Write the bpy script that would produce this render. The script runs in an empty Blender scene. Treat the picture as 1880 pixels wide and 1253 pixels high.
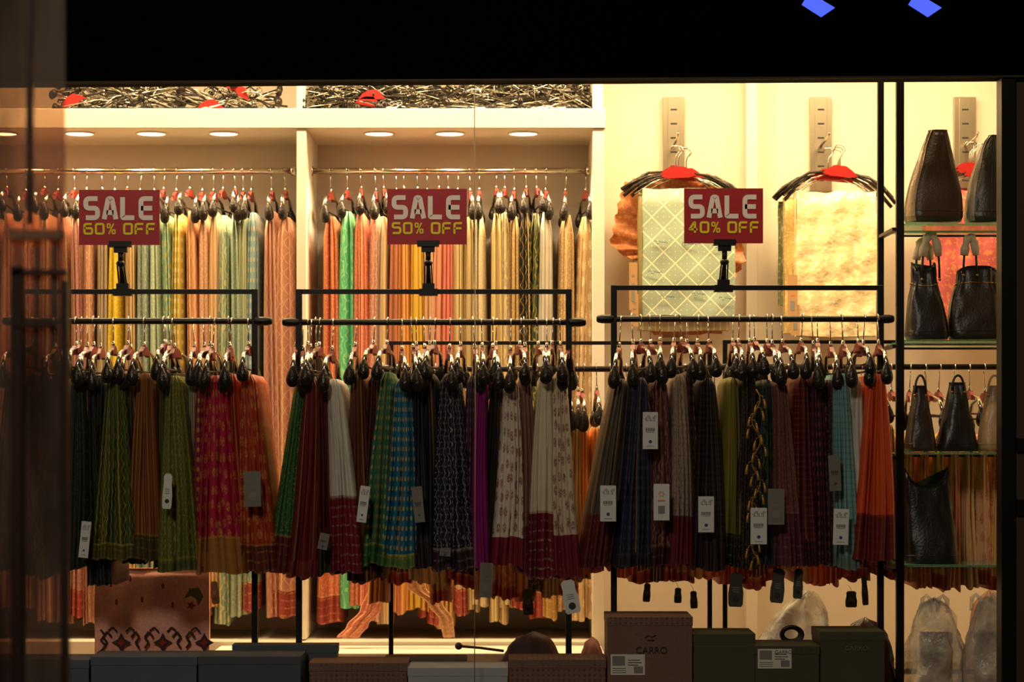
import bpy, math, random
from mathutils import Vector, Matrix, Euler
from mathutils import noise as NZ
R = random.Random(7)
D = 8.0; CZ = 1.5; HOR = 800.0
def S(y): return 0.002*(D+y)/D
def X(px, y): return (px-940)*S(y)
def Z(py, y): return CZ+(HOR-py)*S(y)
def P(px, py, y): return Vector((X(px, y), y, Z(py, y)))
def lin(c):
    o = []
    for v in c:
        v = v/255.0
        o.append(v/12.92 if v <= 0.04045 else ((v+0.055)/1.055)**2.4)
    return (o[0], o[1], o[2], 1.0)

scene = bpy.context.scene
scene.view_settings.view_transform = 'Standard'
COL = scene.collection

# ---------------------------------------------------------------- mesh builder
class MB:
    def __init__(s):
        s.v = []; s.f = []; s.m = []; s.u = []; s.s = []
    def add(s, vs, fs, mat=0, uv=None, smooth=False):
        b = len(s.v)
        s.v += [tuple(p) for p in vs]
        s.u += (uv if uv else [(p[0], p[2]) for p in vs])
        for f in fs:
            s.f.append([b+i for i in f]); s.m.append(mat); s.s.append(smooth)
    def box(s, a, b, mat=0):
        x0, y0, z0 = min(a[0], b[0]), min(a[1], b[1]), min(a[2], b[2])
        x1, y1, z1 = max(a[0], b[0]), max(a[1], b[1]), max(a[2], b[2])
        vs = [(x0,y0,z0),(x1,y0,z0),(x1,y1,z0),(x0,y1,z0),(x0,y0,z1),(x1,y0,z1),(x1,y1,z1),(x0,y1,z1)]
        s.add(vs, [(0,3,2,1),(4,5,6,7),(0,1,5,4),(1,2,6,5),(2,3,7,6),(3,0,4,7)], mat)
    def tube(s, path, r, n=6, mat=0, flat=1.0, cap=True, closed=False):
        pts = [Vector(p) for p in path]; m = len(pts)
        rr = r if isinstance(r, (list, tuple)) else [r]*m
        vs = []; nrm = None
        for i, p in enumerate(pts):
            if closed:
                t = (pts[(i+1) % m]-pts[i-1])
            else:
                t = pts[min(i+1, m-1)]-pts[max(i-1, 0)]
            if t.length < 1e-9: t = Vector((0, 0, 1))
            t.normalize()
            if nrm is None:
                ref = Vector((1, 0, 0)) if abs(t.x) < 0.8 else Vector((0, 0, 1))
                nrm = t.cross(ref).normalized()
            else:
                nrm = (nrm-t*nrm.dot(t))
                nrm = nrm.normalized() if nrm.length > 1e-6 else t.orthogonal().normalized()
            b = t.cross(nrm)
            for k in range(n):
                a = 2*math.pi*k/n
                vs.append(p+nrm*math.cos(a)*rr[i]+b*math.sin(a)*rr[i]*flat)
        fs = []
        L = m if closed else m-1
        for i in range(L):
            for k in range(n):
                j = (i+1) % m
                fs.append((i*n+k, i*n+(k+1) % n, j*n+(k+1) % n, j*n+k))
        if cap and not closed:
            fs.append(tuple(range(n-1, -1, -1)))
            fs.append(tuple((m-1)*n+k for k in range(n)))
        s.add(vs, fs, mat, smooth=True)
    def ball(s, c, ax, mat=0, n=12, m=8, rot=None, tear=0.0):
        vs = []; c = Vector(c)
        for i in range(m+1):
            th = math.pi*i/m
            for k in range(n):
                a = 2*math.pi*k/n
                zz = math.cos(th)
                w = math.sin(th)*(1-tear*zz)
                v = Vector((ax[0]*w*math.cos(a), ax[1]*w*math.sin(a), ax[2]*zz))
                if rot is not None: v = rot @ v
                vs.append(c+v)
        fs = []
        for i in range(m):
            for k in range(n):
                fs.append((i*n+k, (i+1)*n+k, (i+1)*n+(k+1) % n, i*n+(k+1) % n))
        s.add(vs, fs, mat, smooth=True)
    def poly(s, pts, y, th, mat=0):
        n = len(pts)
        vs = [(p[0], y, p[1]) for p in pts]+[(p[0], y+th, p[1]) for p in pts]
        fs = [tuple(range(n)), tuple(range(2*n-1, n-1, -1))]
        fs += [(i, i+n, (i+1) % n+n, (i+1) % n) for i in range(n)]
        s.add(vs, fs, mat)
    def rings(s, rings, mat=0, cap0=True, cap1=True, smooth=True, uv=None):
        n = len(rings[0]); vs = [p for r in rings for p in r]; fs = []
        for i in range(len(rings)-1):
            for k in range(n):
                fs.append((i*n+k, i*n+(k+1) % n, (i+1)*n+(k+1) % n, (i+1)*n+k))
        if cap0: fs.append(tuple(range(n-1, -1, -1)))
        if cap1: fs.append(tuple((len(rings)-1)*n+k for k in range(n)))
        s.add(vs, fs, mat, uv=uv, smooth=smooth)
    def mesh(s, name, mats):
        me = bpy.data.meshes.new(name)
        me.from_pydata(s.v, [], s.f)
        for m in mats: me.materials.append(m)
        me.polygons.foreach_set('material_index', s.m)
        me.polygons.foreach_set('use_smooth', s.s)
        uvl = me.uv_layers.new(name='UVMap')
        li = [0]*len(me.loops); me.loops.foreach_get('vertex_index', li)
        d = []
        for i in li: d += [s.u[i][0], s.u[i][1]]
        uvl.data.foreach_set('uv', d)
        me.update()
        return me
    def obj(s, name, mats, parent=None, bevel=0, loc=None):
        o = bpy.data.objects.new(name, s.mesh(name, mats)); COL.objects.link(o)
        if parent: o.parent = parent
        if loc: o.location = loc
        if bevel:
            b = o.modifiers.new('bevel', 'BEVEL'); b.width = bevel; b.segments = 2; b.limit_method = 'ANGLE'
        return o

# ---------------------------------------------------------------- materials
def mat(name, col, rough=0.5, metal=0.0, noise=0.0, nscale=8.0, bump=0.0, bscale=60.0, emit=None, es=0, stretch=None, col2=None, spec=None):
    m = bpy.data.materials.new(name); m.use_nodes = True
    nt = m.node_tree; b = nt.nodes['Principled BSDF']
    b.inputs['Roughness'].default_value = rough; b.inputs['Metallic'].default_value = metal
    if spec is not None: b.inputs['Specular IOR Level'].default_value = spec
    c = lin(col)
    tc = nt.nodes.new('ShaderNodeTexCoord')
    n = nt.nodes.new('ShaderNodeTexNoise'); n.inputs['Scale'].default_value = nscale; n.inputs['Detail'].default_value = 4
    if stretch:
        mp = nt.nodes.new('ShaderNodeMapping'); mp.inputs['Scale'].default_value = stretch
        nt.links.new(tc.outputs['Object'], mp.inputs['Vector']); nt.links.new(mp.outputs['Vector'], n.inputs['Vector'])
    else:
        nt.links.new(tc.outputs['Object'], n.inputs['Vector'])
    mx = nt.nodes.new('ShaderNodeMix'); mx.data_type = 'RGBA'
    k = 1-noise
    mx.inputs[6].default_value = c
    mx.inputs[7].default_value = lin(col2) if col2 else (c[0]*k, c[1]*k, c[2]*k, 1)
    nt.links.new(n.outputs['Fac'], mx.inputs[0]); nt.links.new(mx.outputs[2], b.inputs['Base Color'])
    if bump:
        n2 = nt.nodes.new('ShaderNodeTexNoise'); n2.inputs['Scale'].default_value = bscale
        nt.links.new(tc.outputs['Object'], n2.inputs['Vector'])
        bp = nt.nodes.new('ShaderNodeBump'); bp.inputs['Strength'].default_value = bump; bp.inputs['Distance'].default_value = 0.004
        nt.links.new(n2.outputs['Fac'], bp.inputs['Height']); nt.links.new(bp.outputs['Normal'], b.inputs['Normal'])
    if emit:
        b.inputs['Emission Color'].default_value = lin(emit); b.inputs['Emission Strength'].default_value = es
    return m

def sari_mat(base, motif=None, pat='plain', border=None, bh=0.0, sc=1.0, rough=0.5, foil=False, selv=None):
    m = bpy.data.materials.new('sari_fabric'); m.use_nodes = True
    nt = m.node_tree; N = nt.nodes; L = nt.links; b = N['Principled BSDF']
    uvn = N.new('ShaderNodeUVMap'); uvn.uv_map = 'UVMap'
    sp = N.new('ShaderNodeSeparateXYZ'); L.new(uvn.outputs[0], sp.inputs[0])
    u, v = sp.outputs[0], sp.outputs[1]
    def M(op, a, c=None, d=None):
        n = N.new('ShaderNodeMath'); n.operation = op
        for i, q in enumerate((a, c, d)):
            if q is None: continue
            if isinstance(q, (int, float)): n.inputs[i].default_value = q
            else: L.new(q, n.inputs[i])
        return n.outputs[0]
    def mixc(f, a, c):
        n = N.new('ShaderNodeMix'); n.data_type = 'RGBA'
        for i, q in ((0, f), (6, a), (7, c)):
            if isinstance(q, (int, float)): n.inputs[i].default_value = q
            elif isinstance(q, tuple): n.inputs[i].default_value = q
            else: L.new(q, n.inputs[i])
        return n.outputs[2]
    def vor(scale, rnd, stry=1.0):
        mp = N.new('ShaderNodeMapping'); mp.inputs['Scale'].default_value = (1, stry, 1); L.new(uvn.outputs[0], mp.inputs[0])
        n = N.new('ShaderNodeTexVoronoi'); n.voronoi_dimensions = '2D'; n.inputs['Scale'].default_value = scale
        n.inputs['Randomness'].default_value = rnd; L.new(mp.outputs[0], n.inputs['Vector']); return n.outputs['Distance']
    def noi(scale, det=2):
        n = N.new('ShaderNodeTexNoise'); n.inputs['Scale'].default_value = scale; n.inputs['Detail'].default_value = det
        L.new(uvn.outputs[0], n.inputs['Vector']); return n.outputs['Fac']
    fac = None
    if pat == 'dots':
        fac = M('LESS_THAN', vor(26*sc, 0.0, .8), 0.24)
    elif pat == 'paisley':
        fac = M('MULTIPLY', M('LESS_THAN', vor(17*sc, 0.45, .75), 0.30), M('GREATER_THAN', noi(140), 0.45))
    elif pat == 'zig':
        tri = M('PINGPONG', M('MULTIPLY', v, 30*sc), 1.0)
        w = M('ADD', M('MULTIPLY', u, 24*sc), M('MULTIPLY', tri, 0.45))
        fac = M('LESS_THAN', M('ABSOLUTE', M('SUBTRACT', M('FRACT', w), 0.5)), 0.09)
    elif pat == 'wave':
        w = M('ADD', M('MULTIPLY', u, 20*sc), M('MULTIPLY', M('SINE', M('MULTIPLY', v, 90*sc)), 0.22))
        a = M('LESS_THAN', M('ABSOLUTE', M('SUBTRACT', M('FRACT', w), 0.5)), 0.06)
        bb = M('LESS_THAN', vor(34*sc, 0.3), 0.15)
        fac = M('MAXIMUM', a, bb)
    elif pat == 'stripe':
        fac = M('LESS_THAN', M('FRACT', M('MULTIPLY', u, 36*sc)), 0.22)
    elif pat == 'check':
        a = M('LESS_THAN', M('FRACT', M('MULTIPLY', u, 30*sc)), 0.25); c = M('LESS_THAN', M('FRACT', M('MULTIPLY', v, 34*sc)), 0.3)
        fac = M('MULTIPLY', M('ADD', a, c), .5)
    elif pat == 'lattice':
        a = M('LESS_THAN', M('ABSOLUTE', M('SUBTRACT', M('FRACT', M('MULTIPLY', M('ADD', u, v), 14*sc)), 0.5)), 0.035)
        c = M('LESS_THAN', M('ABSOLUTE', M('SUBTRACT', M('FRACT', M('MULTIPLY', M('SUBTRACT', u, v), 14*sc)), 0.5)), 0.035)
        e = M('LESS_THAN', vor(56*sc, 0.0), 0.10)
        fac = M('MAXIMUM', M('MAXIMUM', a, c), M('MULTIPLY', e, 0.6))
    elif pat == 'brocade':
        a = M('GREATER_THAN', noi(80*sc, 3), 0.55)
        fac = M('MULTIPLY', a, 0.6)
    elif pat == 'vine':
        n = N.new('ShaderNodeTexWave'); n.inputs['Scale'].default_value = 9*sc; n.inputs['Distortion'].default_value = 9
        n.inputs['Detail'].default_value = 1; n.inputs['Detail Scale'].default_value = 2.2; L.new(uvn.outputs[0], n.inputs['Vector'])
        fac = M('GREATER_THAN', n.outputs['Fac'], 0.76)
    c0 = lin(base)
    dark = (c0[0]*0.72, c0[1]*0.68, c0[2]*0.66, 1)
    col = mixc(noi(9, 3), c0, dark)
    if fac is not None:
        if pat not in ('stripe', 'check', 'lattice'):
            fac = M('MULTIPLY', fac, M('MULTIPLY_ADD', noi(40, 2), .8, .35))
        col = mixc(fac, col, lin(motif))
    if selv:
        sv = M('MULTIPLY', M('LESS_THAN', M('FRACT', M('MULTIPLY', u, 7.3)), 0.07), M('MULTIPLY_ADD', noi(110), .9, .2))
        col = mixc(sv, col, lin(selv))
    if border:
        wv = M('MULTIPLY_ADD', noi(5, 1), .03, -.015)
        v2 = M('ADD', v, wv)
        inb = M('LESS_THAN', v2, bh)
        bc = lin(border)
        gs = M('MULTIPLY', M('LESS_THAN', M('FRACT', M('MULTIPLY', v2, 30)), 0.22), M('GREATER_THAN', noi(90), 0.5))
        top = M('MULTIPLY', M('GREATER_THAN', v2, bh-.008), .6)
        bcol = mixc(M('MAXIMUM', M('MULTIPLY', gs, 0.35), top), bc, lin(motif) if motif else lin((150, 110, 50)))
        col = mixc(inb, col, bcol)
    L.new(col, b.inputs['Base Color'])
    b.inputs['Roughness'].default_value = rough
    n2 = noi(30 if foil else 260, 3 if foil else 1); bp = N.new('ShaderNodeBump'); bp.inputs['Strength'].default_value = .5 if foil else 0.25; bp.inputs['Distance'].default_value = .012 if foil else 0.002
    L.new(n2, bp.inputs['Height']); L.new(bp.outputs[0], b.inputs['Normal'])
    return m

WHITE = mat('painted_panel', (228, 220, 202), 0.55, noise=0.08, nscale=3)
WALL = mat('wall_paint', (226, 214, 194), 0.7, noise=0.06, nscale=2)
BACKP = mat('back_panel_paint', (200, 188, 174), 0.6, noise=0.08, nscale=2)
BLACKM = mat('black_powder_coat', (14, 12, 11), 0.4, 0.2, noise=0.3, nscale=30)
BLACK = mat('black_facade', (1, 1, 1), 0.8, noise=0.4, spec=.05)
CHROME = mat('chrome', (215, 208, 195), 0.2, 1.0, noise=0.1, nscale=20)
STEEL = mat('brushed_steel', (190, 178, 155), 0.36, 1.0, noise=0.25, nscale=30, stretch=(1, 1, 12))
BULB = mat('hanger_black_gloss', (62, 55, 49), 0.24, 0.5, noise=0.6, nscale=70, bump=0.6, bscale=120)
REDP = mat('hanger_red_plastic', (160, 28, 22), 0.4, noise=0.1)
REDD = mat('hanger_red_brown', (130, 46, 34), 0.4, noise=0.2)
FLOORM = mat('platform_laminate', (120, 95, 70), 0.5, noise=0.2, nscale=6)
PAVE = mat('pavement_stone', (50, 46, 42), 0.8, noise=0.4, nscale=10, bump=0.4)
CARD = mat('tag_card', (225, 226, 222), 0.6, noise=0.05)
INK = mat('tag_ink', (45, 42, 40), 0.7)
GREY = mat('tag_print_grey', (130, 128, 122), 0.7)
BLUEDOT = mat('tag_blue_dot', (35, 60, 150), 0.6)
ORNG = mat('tag_orange', (230, 120, 40), 0.6)

# ---------------------------------------------------------------- room shell
YF = 1.15; YB = 1.70; YW = 1.60; PZ = 0.50
XL = X(-260, YF); XR = X(2060, YW)
m = MB(); m.box((XL-.3, -0.5, PZ-0.1), (XR+.3, 2.2, PZ)); m.obj('floor', [FLOORM])
m = MB(); m.box((XL-.3, -0.5, 3.5), (XR+.3, 2.2, 3.6)); m.obj('ceiling', [WALL])
m = MB(); m.box((XL-.3, YB+.02, PZ), (X(1120, YF), YB+.12, 3.5)); m.obj('wall_back', [WALL])
m = MB(); m.box((X(1112, YF)+.002, YW, PZ), (XR+.3, YW+.2, 3.5)); m.obj('wall_back', [WALL])
m = MB(); m.box((XL-.11, -0.4, PZ), (XL-.01, YB, 3.5)); m.obj('wall_left', [WALL])
m = MB(); m.box((XR, -0.4, PZ), (XR+.1, YW, 3.5)); m.obj('wall_right', [WALL])
YG = -0.45
m = MB()
zl, zr = Z(153, YG-.05), Z(141, YG-.05)
x0, x1 = -5.5, 5.5
za = zl+(zr-zl)*(x0-X(0, YG))/(X(1880, YG)-X(0, YG)); zb = zl+(zr-zl)*(x1-X(0, YG))/(X(1880, YG)-X(0, YG))
m.add([(x0, YG-.06, za), (x1, YG-.06, zb), (x1, YG+.05, zb), (x0, YG+.05, za), (x0, YG-.06, 4.6), (x1, YG-.06, 4.6), (x1, YG+.05, 4.6), (x0, YG+.05, 4.6)],
      [(0,3,2,1),(4,5,6,7),(0,1,5,4),(1,2,6,5),(2,3,7,6),(3,0,4,7)])
m.obj('wall_front', [BLACK])
m = MB(); m.tube([(x0, YG-.058, za), (x1, YG-.058, zb)], .0045, 6); m.obj('header_lit_edge', [mat('header_edge_light', (96, 82, 60), .5, .3, noise=.3)])  # tan colour stands in for light catching the header's lower edge
m = MB(); m.box((x0, YG-.06, 0), (x1, YG+.05, PZ-.101)); m.obj('trim_1', [BLACK])
m = MB(); m.box((x0, -9.5, -0.1), (x1, YG-.06, 0)); m.obj('ground', [PAVE])
m = MB(); m.box((x0, YG-.06, PZ-.1), (X(-170, YG), YG+.05, 2.72)); m.obj('trim_2', [BLACK])
m = MB(); m.box((X(1833, YG), YG-.05, PZ), (X(1858, YG), YG+.03, Z(142, YG)-.01)); m.obj('trim_3', [BLACKM])
JB = mat('side_jamb_paint', (70, 56, 42), 0.6, noise=0.3)
m = MB(); m.box((X(1858, YG), YG-.03, PZ), (X(2300, YG), YG+.03, Z(142, YG)-.01), 0)
m.box((X(1862, YG), YG-.045, Z(830, YG)), (X(1884, YG), YG-.03, Z(805, YG)), 1)
m.box((X(1862, YG), YG-.045, Z(946, YG)), (X(1900, YG), YG-.03, Z(917, YG)), 1)
m.obj('door_1', [JB, BLACKM])
gm = bpy.data.materials.new('window_glass'); gm.use_nodes = True
nt = gm.node_tree; nt.nodes.clear()
o_ = nt.nodes.new('ShaderNodeOutputMaterial'); tr = nt.nodes.new('ShaderNodeBsdfTransparent'); gl = nt.nodes.new('ShaderNodeBsdfGlossy'); gl.inputs['Roughness'].default_value = 0.03
mx = nt.nodes.new('ShaderNodeMixShader'); mx.inputs[0].default_value = 0.03
nt.links.new(tr.outputs[0], mx.inputs[1]); nt.links.new(gl.outputs[0], mx.inputs[2]); nt.links.new(mx.outputs[0], o_.inputs[0])
xg = X(871, YG)
m = MB(); m.add([(X(-170, YG), YG, PZ), (xg-.001, YG, PZ), (xg-.001, YG, 2.74), (X(-170, YG), YG, 2.74)], [(0,1,2,3)]); m.obj('window_1', [gm])
m = MB(); m.add([(xg+.001, YG, PZ), (X(1833, YG), YG, PZ), (X(1833, YG), YG, 2.76), (xg+.001, YG, 2.76)], [(0,1,2,3)]); m.obj('window_2', [gm])
SEAM = mat('glass_joint_silicone', (170, 155, 120), 0.4)
m = MB(); m.tube([(xg, YG, PZ), (xg+.003, YG, 1.6), (xg, YG, 2.75)], 0.0018, 5); m.obj('trim_4', [SEAM])

# ---------------------------------------------------------------- wardrobe
m = MB()
zs0, zs1 = Z(235, YF), Z(199, YF)
m.box((XL, YF, zs0), (X(1112, YF), YB, zs1), 0)
m.box((X(544, YF), YF+.01, Z(1175, YF)), (X(562, YF), YB, zs0), 0)
m.box((X(544, YF), YF+.01, zs1), (X(560, YF), YB, 3.49), 0)
m.box((X(1088, YF), YF+.01, PZ), (X(1110, YF), YB, zs0), 0)
m.box((X(1088, YF), YF+.01, zs1), (X(1108, YF), YB, 3.49), 0)
m.box((XL, YF, PZ), (X(1088, YF), YB, Z(1178, YF)), 0)
m.box((XL, YB-.005, Z(1175, YF)), (X(1089, YF), YB+.015, 3.49), 1)
m.obj('wardrobe_unit', [WHITE, BACKP], bevel=0.003)
YR = 1.42
for a, b in ((-240, 543), (566, 1085)):
    m = MB(); zr_ = Z(314, YR)
    m.tube([(X(a, YR), YR, zr_), (X(b, YR), YR, zr_)], 0.0135, 14)
    for q, sg in ((a, 1), (b, -1)):
        m.tube([(X(q, YR), YR, zr_), (X(q, YR)+sg*.02, YR, zr_)], 0.022, 14)
    m.obj('clothes_rail', [CHROME])
LAMP = mat('downlight_lens', (255, 240, 210), 0.4, emit=(255, 232, 185), es=12)
WC = (1.0, 0.715, 0.365)
def area(name, loc, sx, sy, e, rot=(0, 0, 0), c=WC):
    l = bpy.data.lights.new(name, 'AREA'); l.shape = 'RECTANGLE'; l.size = sx; l.size_y = sy; l.energy = e; l.color = c
    o = bpy.data.objects.new(name, l); o.location = loc; o.rotation_euler = rot; COL.objects.link(o); return o
for px in (-150, 5, 146, 278, 411, 696, 826, 961):
    y = 1.30
    m = MB(); c = Vector((X(px, y), y, zs0))
    n = 24
    vs = [c+Vector((0.058*math.cos(2*math.pi*k/n), 0.058*math.sin(2*math.pi*k/n), -.004)) for k in range(n)]
    m.add(vs, [tuple(range(n-1, -1, -1))], 0)
    m.tube([c+Vector((0.062*math.cos(2*math.pi*k/n), 0.062*math.sin(2*math.pi*k/n), -.003)) for k in range(n)], 0.005, 6, 1, closed=True)
    m.obj('recessed_downlight', [LAMP, WHITE])
    l = bpy.data.lights.new('downlight_lamp', 'SPOT'); l.energy = 36; l.spot_size = 2.3; l.spot_blend = 0.6; l.color = (1, .75, .44); l.shadow_soft_size = 0.05
    o = bpy.data.objects.new('downlight_lamp', l); o.location = c+Vector((0, -.06, -.02)); COL.objects.link(o)
for i, px in enumerate((60, 420, 780, 1130, 1450, 1760)):
    o = area('ceiling_lamp', (X(px, .8), 0.72, 3.44), 0.45, 0.25, 27 if px > 1000 else 23)
    o.rotation_euler = (math.radians(4), 0, 0)
for px in (150, 560, 960, 1380, 1720):
    area('window_fill_light', (X(px, -.2), -.36, 3.40), 0.30, 0.08, 4.5)  # unseen fill added above the header, grazing the front saris from the top
l = bpy.data.lights.new('front_fill_light', 'AREA'); l.size = 1.2; l.energy = 165; l.color = (1, .86, .68)  # unseen fill added behind the camera to brighten the front racks
o = bpy.data.objects.new('front_fill_light', l); o.location = (-1.8, -9, 5.9)
o.rotation_euler = (Vector((0, 0, 1.5))-Vector(o.location)).to_track_quat('-Z', 'Y').to_euler(); COL.objects.link(o)

w = bpy.data.worlds.new('night'); scene.world = w; w.use_nodes = True
w.node_tree.nodes['Background'].inputs[0].default_value = (0.014, 0.011, 0.010, 1); w.node_tree.nodes['Background'].inputs[1].default_value = 1

m = MB(); m.box((X(1370, 1.5), 1.5, PZ), (X(1391, 1.5), YW, 3.49)); m.obj('wall_rib', [WHITE], bevel=.003)
for a in (1237, 1507, 1772):
    m = MB(); y = YW-.03; hw = 20*S(y)
    m.box((X(a, y)-hw, y, Z(620, y)), (X(a, y)+hw, YW, Z(178, y)), 0)
    m.box((X(a, y)-hw*.55, y-.004, Z(618, y)), (X(a, y)+hw*.55, y, Z(180, y)), 0)
    for q in range(200, 600, 26):
        m.box((X(a, y)-hw*.3, y-.0055, Z(q+3, y)), (X(a, y)+hw*.3, y-.003, Z(q, y)), 1)
    m.tube([(X(a, y), y, Z(268, y)), (X(a, y), 1.33, Z(264, y)), (X(a, y), 1.31, Z(258, y))], 0.006, 8, 2)
    m.obj('slotted_wall_strip', [STEEL, INK, CHROME], bevel=.0015)

# ---------------------------------------------------------------- hangers
def hanger_mesh(name):
    m = MB()
    arc = [(0, 0.0, -.095), (0, 0.0, -.03)]
    r = .017
    for i in range(9):
        a = math.radians(-60+i*32)
        arc.append((0, r*math.cos(a), r*math.sin(a)+.0))
    m.tube(arc, 0.0024, 6, 0)
    m.tube([(0, 0, -.072), (0, 0, -.1)], [.0050, .007], 8, 0)
    pts = [(-.060, -.130), (-.055, -.108), (-.02, -.092), (.02, -.092), (.055, -.108), (.060, -.130), (.03, -.124), (-.03, -.124)]
    n = len(pts); vs = [(-.008, p[0], p[1]) for p in pts]+[(.008, p[0], p[1]) for p in pts]
    m.add(vs, [tuple(range(n)), tuple(range(2*n-1, n-1, -1))]+[(i, i+n, (i+1) % n+n, (i+1) % n) for i in range(n)], 1)
    for sg in (-1, 1):
        m.tube([(0, sg*.05, -.11), (0, sg*.10, -.114), (0, sg*.16, -.126), (0, sg*.2, -.166)], [.004, .005, .007, .010], 10, 0)
        m.ball((0, sg*.205, -.198), (.0205, .019, .041), 2, 16, 12, tear=0.45)
    m.tube([(0, -.19, -.185), (0, .19, -.185)], .004, 6, 2)
    return m.mesh(name, [CHROME, REDD, BULB])
HM = hanger_mesh('clothes_hanger')
def hang(px, railpy, y, parent=None, sc=1.0, yaw=None, name='hanger'):
    o = bpy.data.objects.new(name, HM); COL.objects.link(o)
    o.location = (X(px, y), y, Z(railpy, y)+.0)
    o.rotation_euler = (R.uniform(-.03, .03), R.uniform(-.08, .08), R.uniform(-.12, .12) if yaw is None else yaw)
    o.scale = (sc, sc, sc*R.uniform(.90, 1.10))
    if parent: o.parent = parent
    return o

def sari(name, y0, xt, yt, xb, yb, wt, wb, material, k=4, depth=.34, rows=26, rail=None, hsc=1.0):
    """lofted pleated cloth draped over a hanger bar that runs front to back"""
    yf = y0-depth/2
    ws = [R.uniform(.5, 1.6) for _ in range(k)]; tot = sum(ws); ws = [2*w_/tot for w_ in ws]
    am = [R.uniform(.6, 1.5) for _ in range(k)]; hm = [R.uniform(-.009, .009) for _ in range(k)]; dp = [R.uniform(-.010, .012) for _ in range(k)]
    PS = 7; cols = []
    acc = -1
    for q in range(k):
        for j in range(PS):
            cols.append((acc+ws[q]*j/PS, q, j/PS))
        acc += ws[q]
    cols.append((1.0, k-1, 1.0))
    ph = R.uniform(0, 6.28); wob = R.uniform(-4, 4); drift = [R.uniform(-.7, .7) for _ in range(k)]
    rings = []; uvs = []
    for i in range(rows+1):
        t = i/rows
        py = yt+(yb-yt)*t
        xc = xt+(xb-xt)*(t**1.1)+wob*math.sin(t*3.1)
        w = wt+(wb-wt)*(t**.72)
        if i == 0: w *= .55
        W = w*S(yf); zz = Z(py, yf); xx = X(xc, yf)
        ring = []; uv = []
        vv = (yb-py)*S(yf)
        pitch = W/k
        for (s, q, f) in cols:
            A = min(.032, pitch*1.0)*am[q]*(1+.3*math.sin(t*5+ph+q))
            bulge = math.sin(math.pi*f)**.7 if 0 < f < 1 else 0
            yy = yf+A*(1-bulge)+.028*s*s+dp[q]*t
            xo = pitch*.32*drift[q]*bulge*(1+.5*math.sin(t*4+q))
            xw = W*.035*math.sin(t*6+q*1.7+ph)*(1-abs(s))
            hem = (hm[q]*bulge+.004*math.sin(3*s+ph))*(t**8)
            ring.append(Vector((xx+W/2*s+xo+xw, yy, zz+hem)))
            uv.append((s*wb*S(yf)*.5*1.9+ph, vv))
        for q in (.25, .6, .9):
            ring.append(Vector((xx+W/2*(1+.05*math.sin(q*9+t*4)), yf+depth*q, zz))); uv.append((W+depth*q+ph, vv))
        nb = max(5, k*2)
        for j in range(nb):
            s = 1-2*j/(nb-1)
            ring.append(Vector((xx+W/2*s, yf+depth+min(.01, pitch*.3)*math.sin(math.pi*k*s), zz))); uv.append((s*W+ph, vv))
        for q in (.9, .6, .25):
            ring.append(Vector((xx-W/2*(1+.05*math.sin(q*8+t*5)), yf+depth*q, zz))); uv.append((-W-depth*q+ph, vv))
        rings.append(ring); uvs += uv
    m = MB(); m.rings(rings, 0, cap0=True, cap1=False, uv=uvs)
    o = m.obj(name, [material])
    if rail is not None:
        hang(xt, rail, y0, parent=o, sc=hsc)
    return o

G = (215, 175, 90)
back = [
 (-60, 40, (180,128,112), G, 'brocade'), (-25, 36, (200,160,125), G, 'zig'), (12, 36, (188,122,95), G, 'brocade'), (48, 34, (180,108,95), G, 'vine'), (82, 32, (188,140,105), G, 'plain'), (108, 30, (165,100,92), G, 'brocade'),
 (136, 32, (170,115,108), (200,150,110), 'brocade'), (160, 28, (182,125,112), G, 'wave'), (186, 28, (168,150,125), (195,178,140), 'stripe'),
 (211, 34, (228,198,45), (240,225,115), 'brocade'), (236, 26, (178,152,122), G, 'stripe'), (260, 32, (140,158,146), (190,190,155), 'wave'),
 (283, 28, (165,188,162), (215,208,155), 'brocade'), (303, 28, (125,172,152), (212,195,110), 'vine'), (325, 30, (195,176,85), (225,208,145), 'dots'), (348, 28, (212,150,112), (230,196,130), 'zig'),
 (371, 28, (208,158,126), (228,205,158), 'brocade'), (392, 26, (208,172,142), G, 'stripe'), (410, 30, (132,162,142), (198,190,138), 'vine'),
 (430, 32, (155,182,160), (215,202,150), 'brocade'), (446, 28, (148,168,142), (205,192,138), 'stripe'), (463, 34, (138,172,180), (215,202,155), 'dots'),
 (497, 42, (192,134,118), (216,176,134), 'zig'), (522, 48, (206,144,122), (228,188,145), 'lattice'),
 (606, 44, (218,122,88), (238,184,130), 'brocade'), (637, 40, (88,190,134), (150,210,150), 'vine'), (661, 36, (216,122,96), (232,170,120), 'brocade'),
 (688, 34, (198,142,126), (225,190,152), 'wave'), (703, 28, (178,155,135), G, 'stripe'), (727, 28, (188,115,84), (215,150,80), 'plain'),
 (741, 30, (218,150,82), (230,180,100), 'stripe'), (765, 34, (216,176,66), (232,195,95), 'plain'), (784, 30, (200,155,122), (225,182,130), 'stripe'),
 (804, 28, (214,146,118), G, 'plain'), (822, 32, (220,128,112), (230,152,118), 'plain'), (842, 28, (190,168,118), (212,190,138), 'stripe'), (862, 28, (176,162,128), G, 'stripe'), (880, 34, (204,190,158), (222,210,168), 'brocade'),
 (912, 32, (198,174,118), (222,200,140), 'stripe'), (926, 28, (190,174,140), (222,200,140), 'vine'), (944, 32, (186,155,105), (222,195,125), 'brocade'),
 (965, 32, (34,29,24), (190,158,90), 'lattice'), (984, 30, (42,58,34), (160,142,60), 'vine'), (1003, 34, (210,205,188), (225,220,198), 'plain'),
 (1041, 40, (188,154,108), (232,214,165), 'brocade'), (1076, 40, (202,172,128), (234,218,172), 'paisley'),
]
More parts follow.
